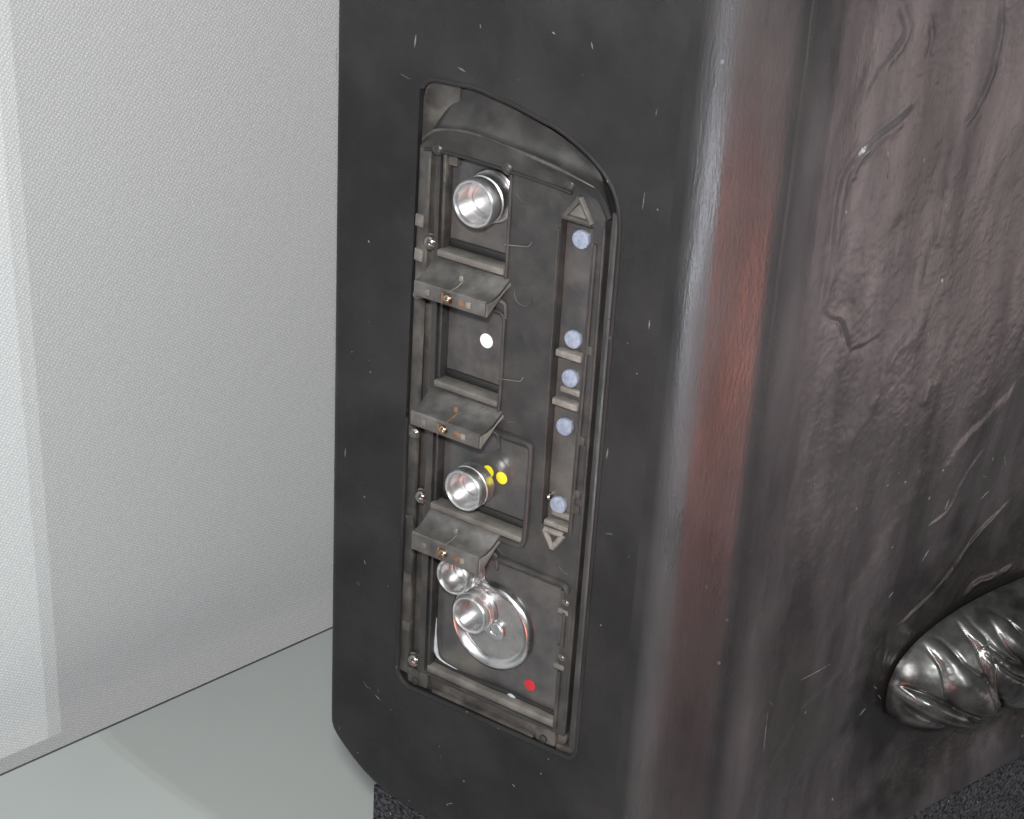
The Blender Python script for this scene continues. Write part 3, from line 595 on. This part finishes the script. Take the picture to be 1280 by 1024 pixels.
# moulding marks on the plate
def ring(a, b, r, t0=0, t1=360): tube('mould_mark', [(a + r * math.cos(math.radians(t)), b + r * math.sin(math.radians(t)), 0.02) for t in np.linspace(t0, t1, 12)], 0.28, M_RAIL, pan, n=6, steps=40)
ring(2.5, 60, 5, 100, 380); ring(1.2, -11.5, 5, 80, 330); ring(0, 110, 4.5, 200, 290); ring(0.5, -76, 5, 170, 280); ring(37, -74, 4, 200, 290)
for b, s in ((82.5, 1), (14.0, 1)):
    tube('pale_line', [(-9, b, 0.6), (-2, b + 1.4, 0.8), (4, b + 2.6, 0.8), (5.6, b + 5.0, 0.5)], 0.28, M_SILL, pan, n=6)  # light scratches, drawn as thin pale tubes
for a in (-49.5, -10, 24.2): lathe('boss', a, 119.6, [(3.3, -6), (3.3, 0.6), (2.6, 1.6), (1.4, 2.1), (0.3, 2.2)], M_HOOD, pan, n=20)
# bezel strip on the right
prism('bezel_strip', [(46.8, 112), (46.8, -175)] + arc(48.8, -176.5, 2.3, 200, 340, 4) + [(50.9, -175), (50.2, 112)], -12, 0.3, M_HOOD, pan, 1.6, )
prism('foot_tab', [(38, -181)] + [(44.6, -180.5), (50.8, -177)] + arc(44.6, -178.6, 6.4, 0, -90, 6) + [(38, -185)], -10, -1.8, M_RAIL, pan, 0.8)
rp_ = []
for p, q in zip(cut[4:], cut[5:]):
    k_ = max(1, int(math.hypot(q[0] - p[0], q[1] - p[1]) / 8)); rp_ += [(p[0] + (q[0] - p[0]) * i / k_, p[1] + (q[1] - p[1]) * i / k_) for i in range(k_)]
tube('rim', [(p[0] * 0.994, p[1] * 0.997, -0.6) for p in rp_[:-2]], 1.4, M_SIDE, pan, n=8, steps=260)
# dusty board behind the hood
prism('back_board', [(-62.4, 112), (-41, 112), (-41, 152.2), (-50, 152.8), (-56, 151), (-60.6, 146.5), (-61.8, 140)], -16, -3.5, M_RAIL, pan, 0.3)
# hood
def hood():
    lo = [(526, 184), (548, 187), (590, 198), (635, 212), (680, 227), (712, 239), (736, 252), (748, 282)]
    ri = [(528, 175), (546, 163), (590, 167), (650, 190), (695, 210), (722, 224), (747, 243), (758, 276)]
    ou = [(540, 162), (579, 107), (612, 119), (662, 146), (702, 171), (736, 198), (758, 226), (765, 272)]
    n = 60
    def row(px, c, db=0): P = smooth_path([(*side(x, y, c), c) for x, y in px], n); P[:, 1] += db; return P
    L_, R_, O_ = row(lo, 0.8), row(ri, 4.4), row(ou, -6.0)
    tp = np.clip((np.linspace(0, 1, n) - 0.66) / 0.34, 0, 1); tp = tp * tp * (3 - 2 * tp)
    R_[:, 2] -= 4.0 * tp; L_[:, 2] -= 1.0 * tp; O_[:, 2] += 4.5 * tp
    tube('ridge_highlight', [(a, b, c - 0.2) for a, b, c in R_[0:50:4]], [0.5, 0.8, 0.8, 0.8, 1.0, 0.7, 0.2], M_RAIL, pan, n=8, steps=60)  # paler tube put in as the highlight along the hood's crest
    tube('hood_shadow', [(a, b - 0.6, 0.7) for a, b, c in L_[3:44:4]], 0.9, M_DARK, pan, n=8, steps=50)  # black tube put in as the shadow line under the hood
    rows = [row(lo, 0.5) - [0, 0, 9], L_]
    for t in (0.25, 0.5, 0.75): rows.append(L_ * (1 - t) + R_ * t - np.array([0, 0, 0.9 * math.sin(t * math.pi)]))
    rows.append(R_); 
    for t in (0.05, 0.11, 0.2, 0.35, 0.5, 0.7, 0.88, 0.95): rows.append(R_ * (1 - t) + O_ * t - np.array([0, 0, 2.6 * math.sin(math.pi * t ** .5)]))
    rows.append(O_); rows.append(O_ - [0, 0, 9])
    V = [SW(*p) for r in rows for p in r]; F = []
    for j in range(len(rows) - 1):
        for i in range(n - 1): F.append((j * n + i, j * n + i + 1, (j + 1) * n + i + 1, (j + 1) * n + i))
    F.append(tuple(j * n for j in range(len(rows)))); F.append(tuple(j * n + n - 1 for j in reversed(range(len(rows)))))
    finish('hood', V, F, M_HOOD, pan, label='moulded sloping hood at the top of the panel')
hood()
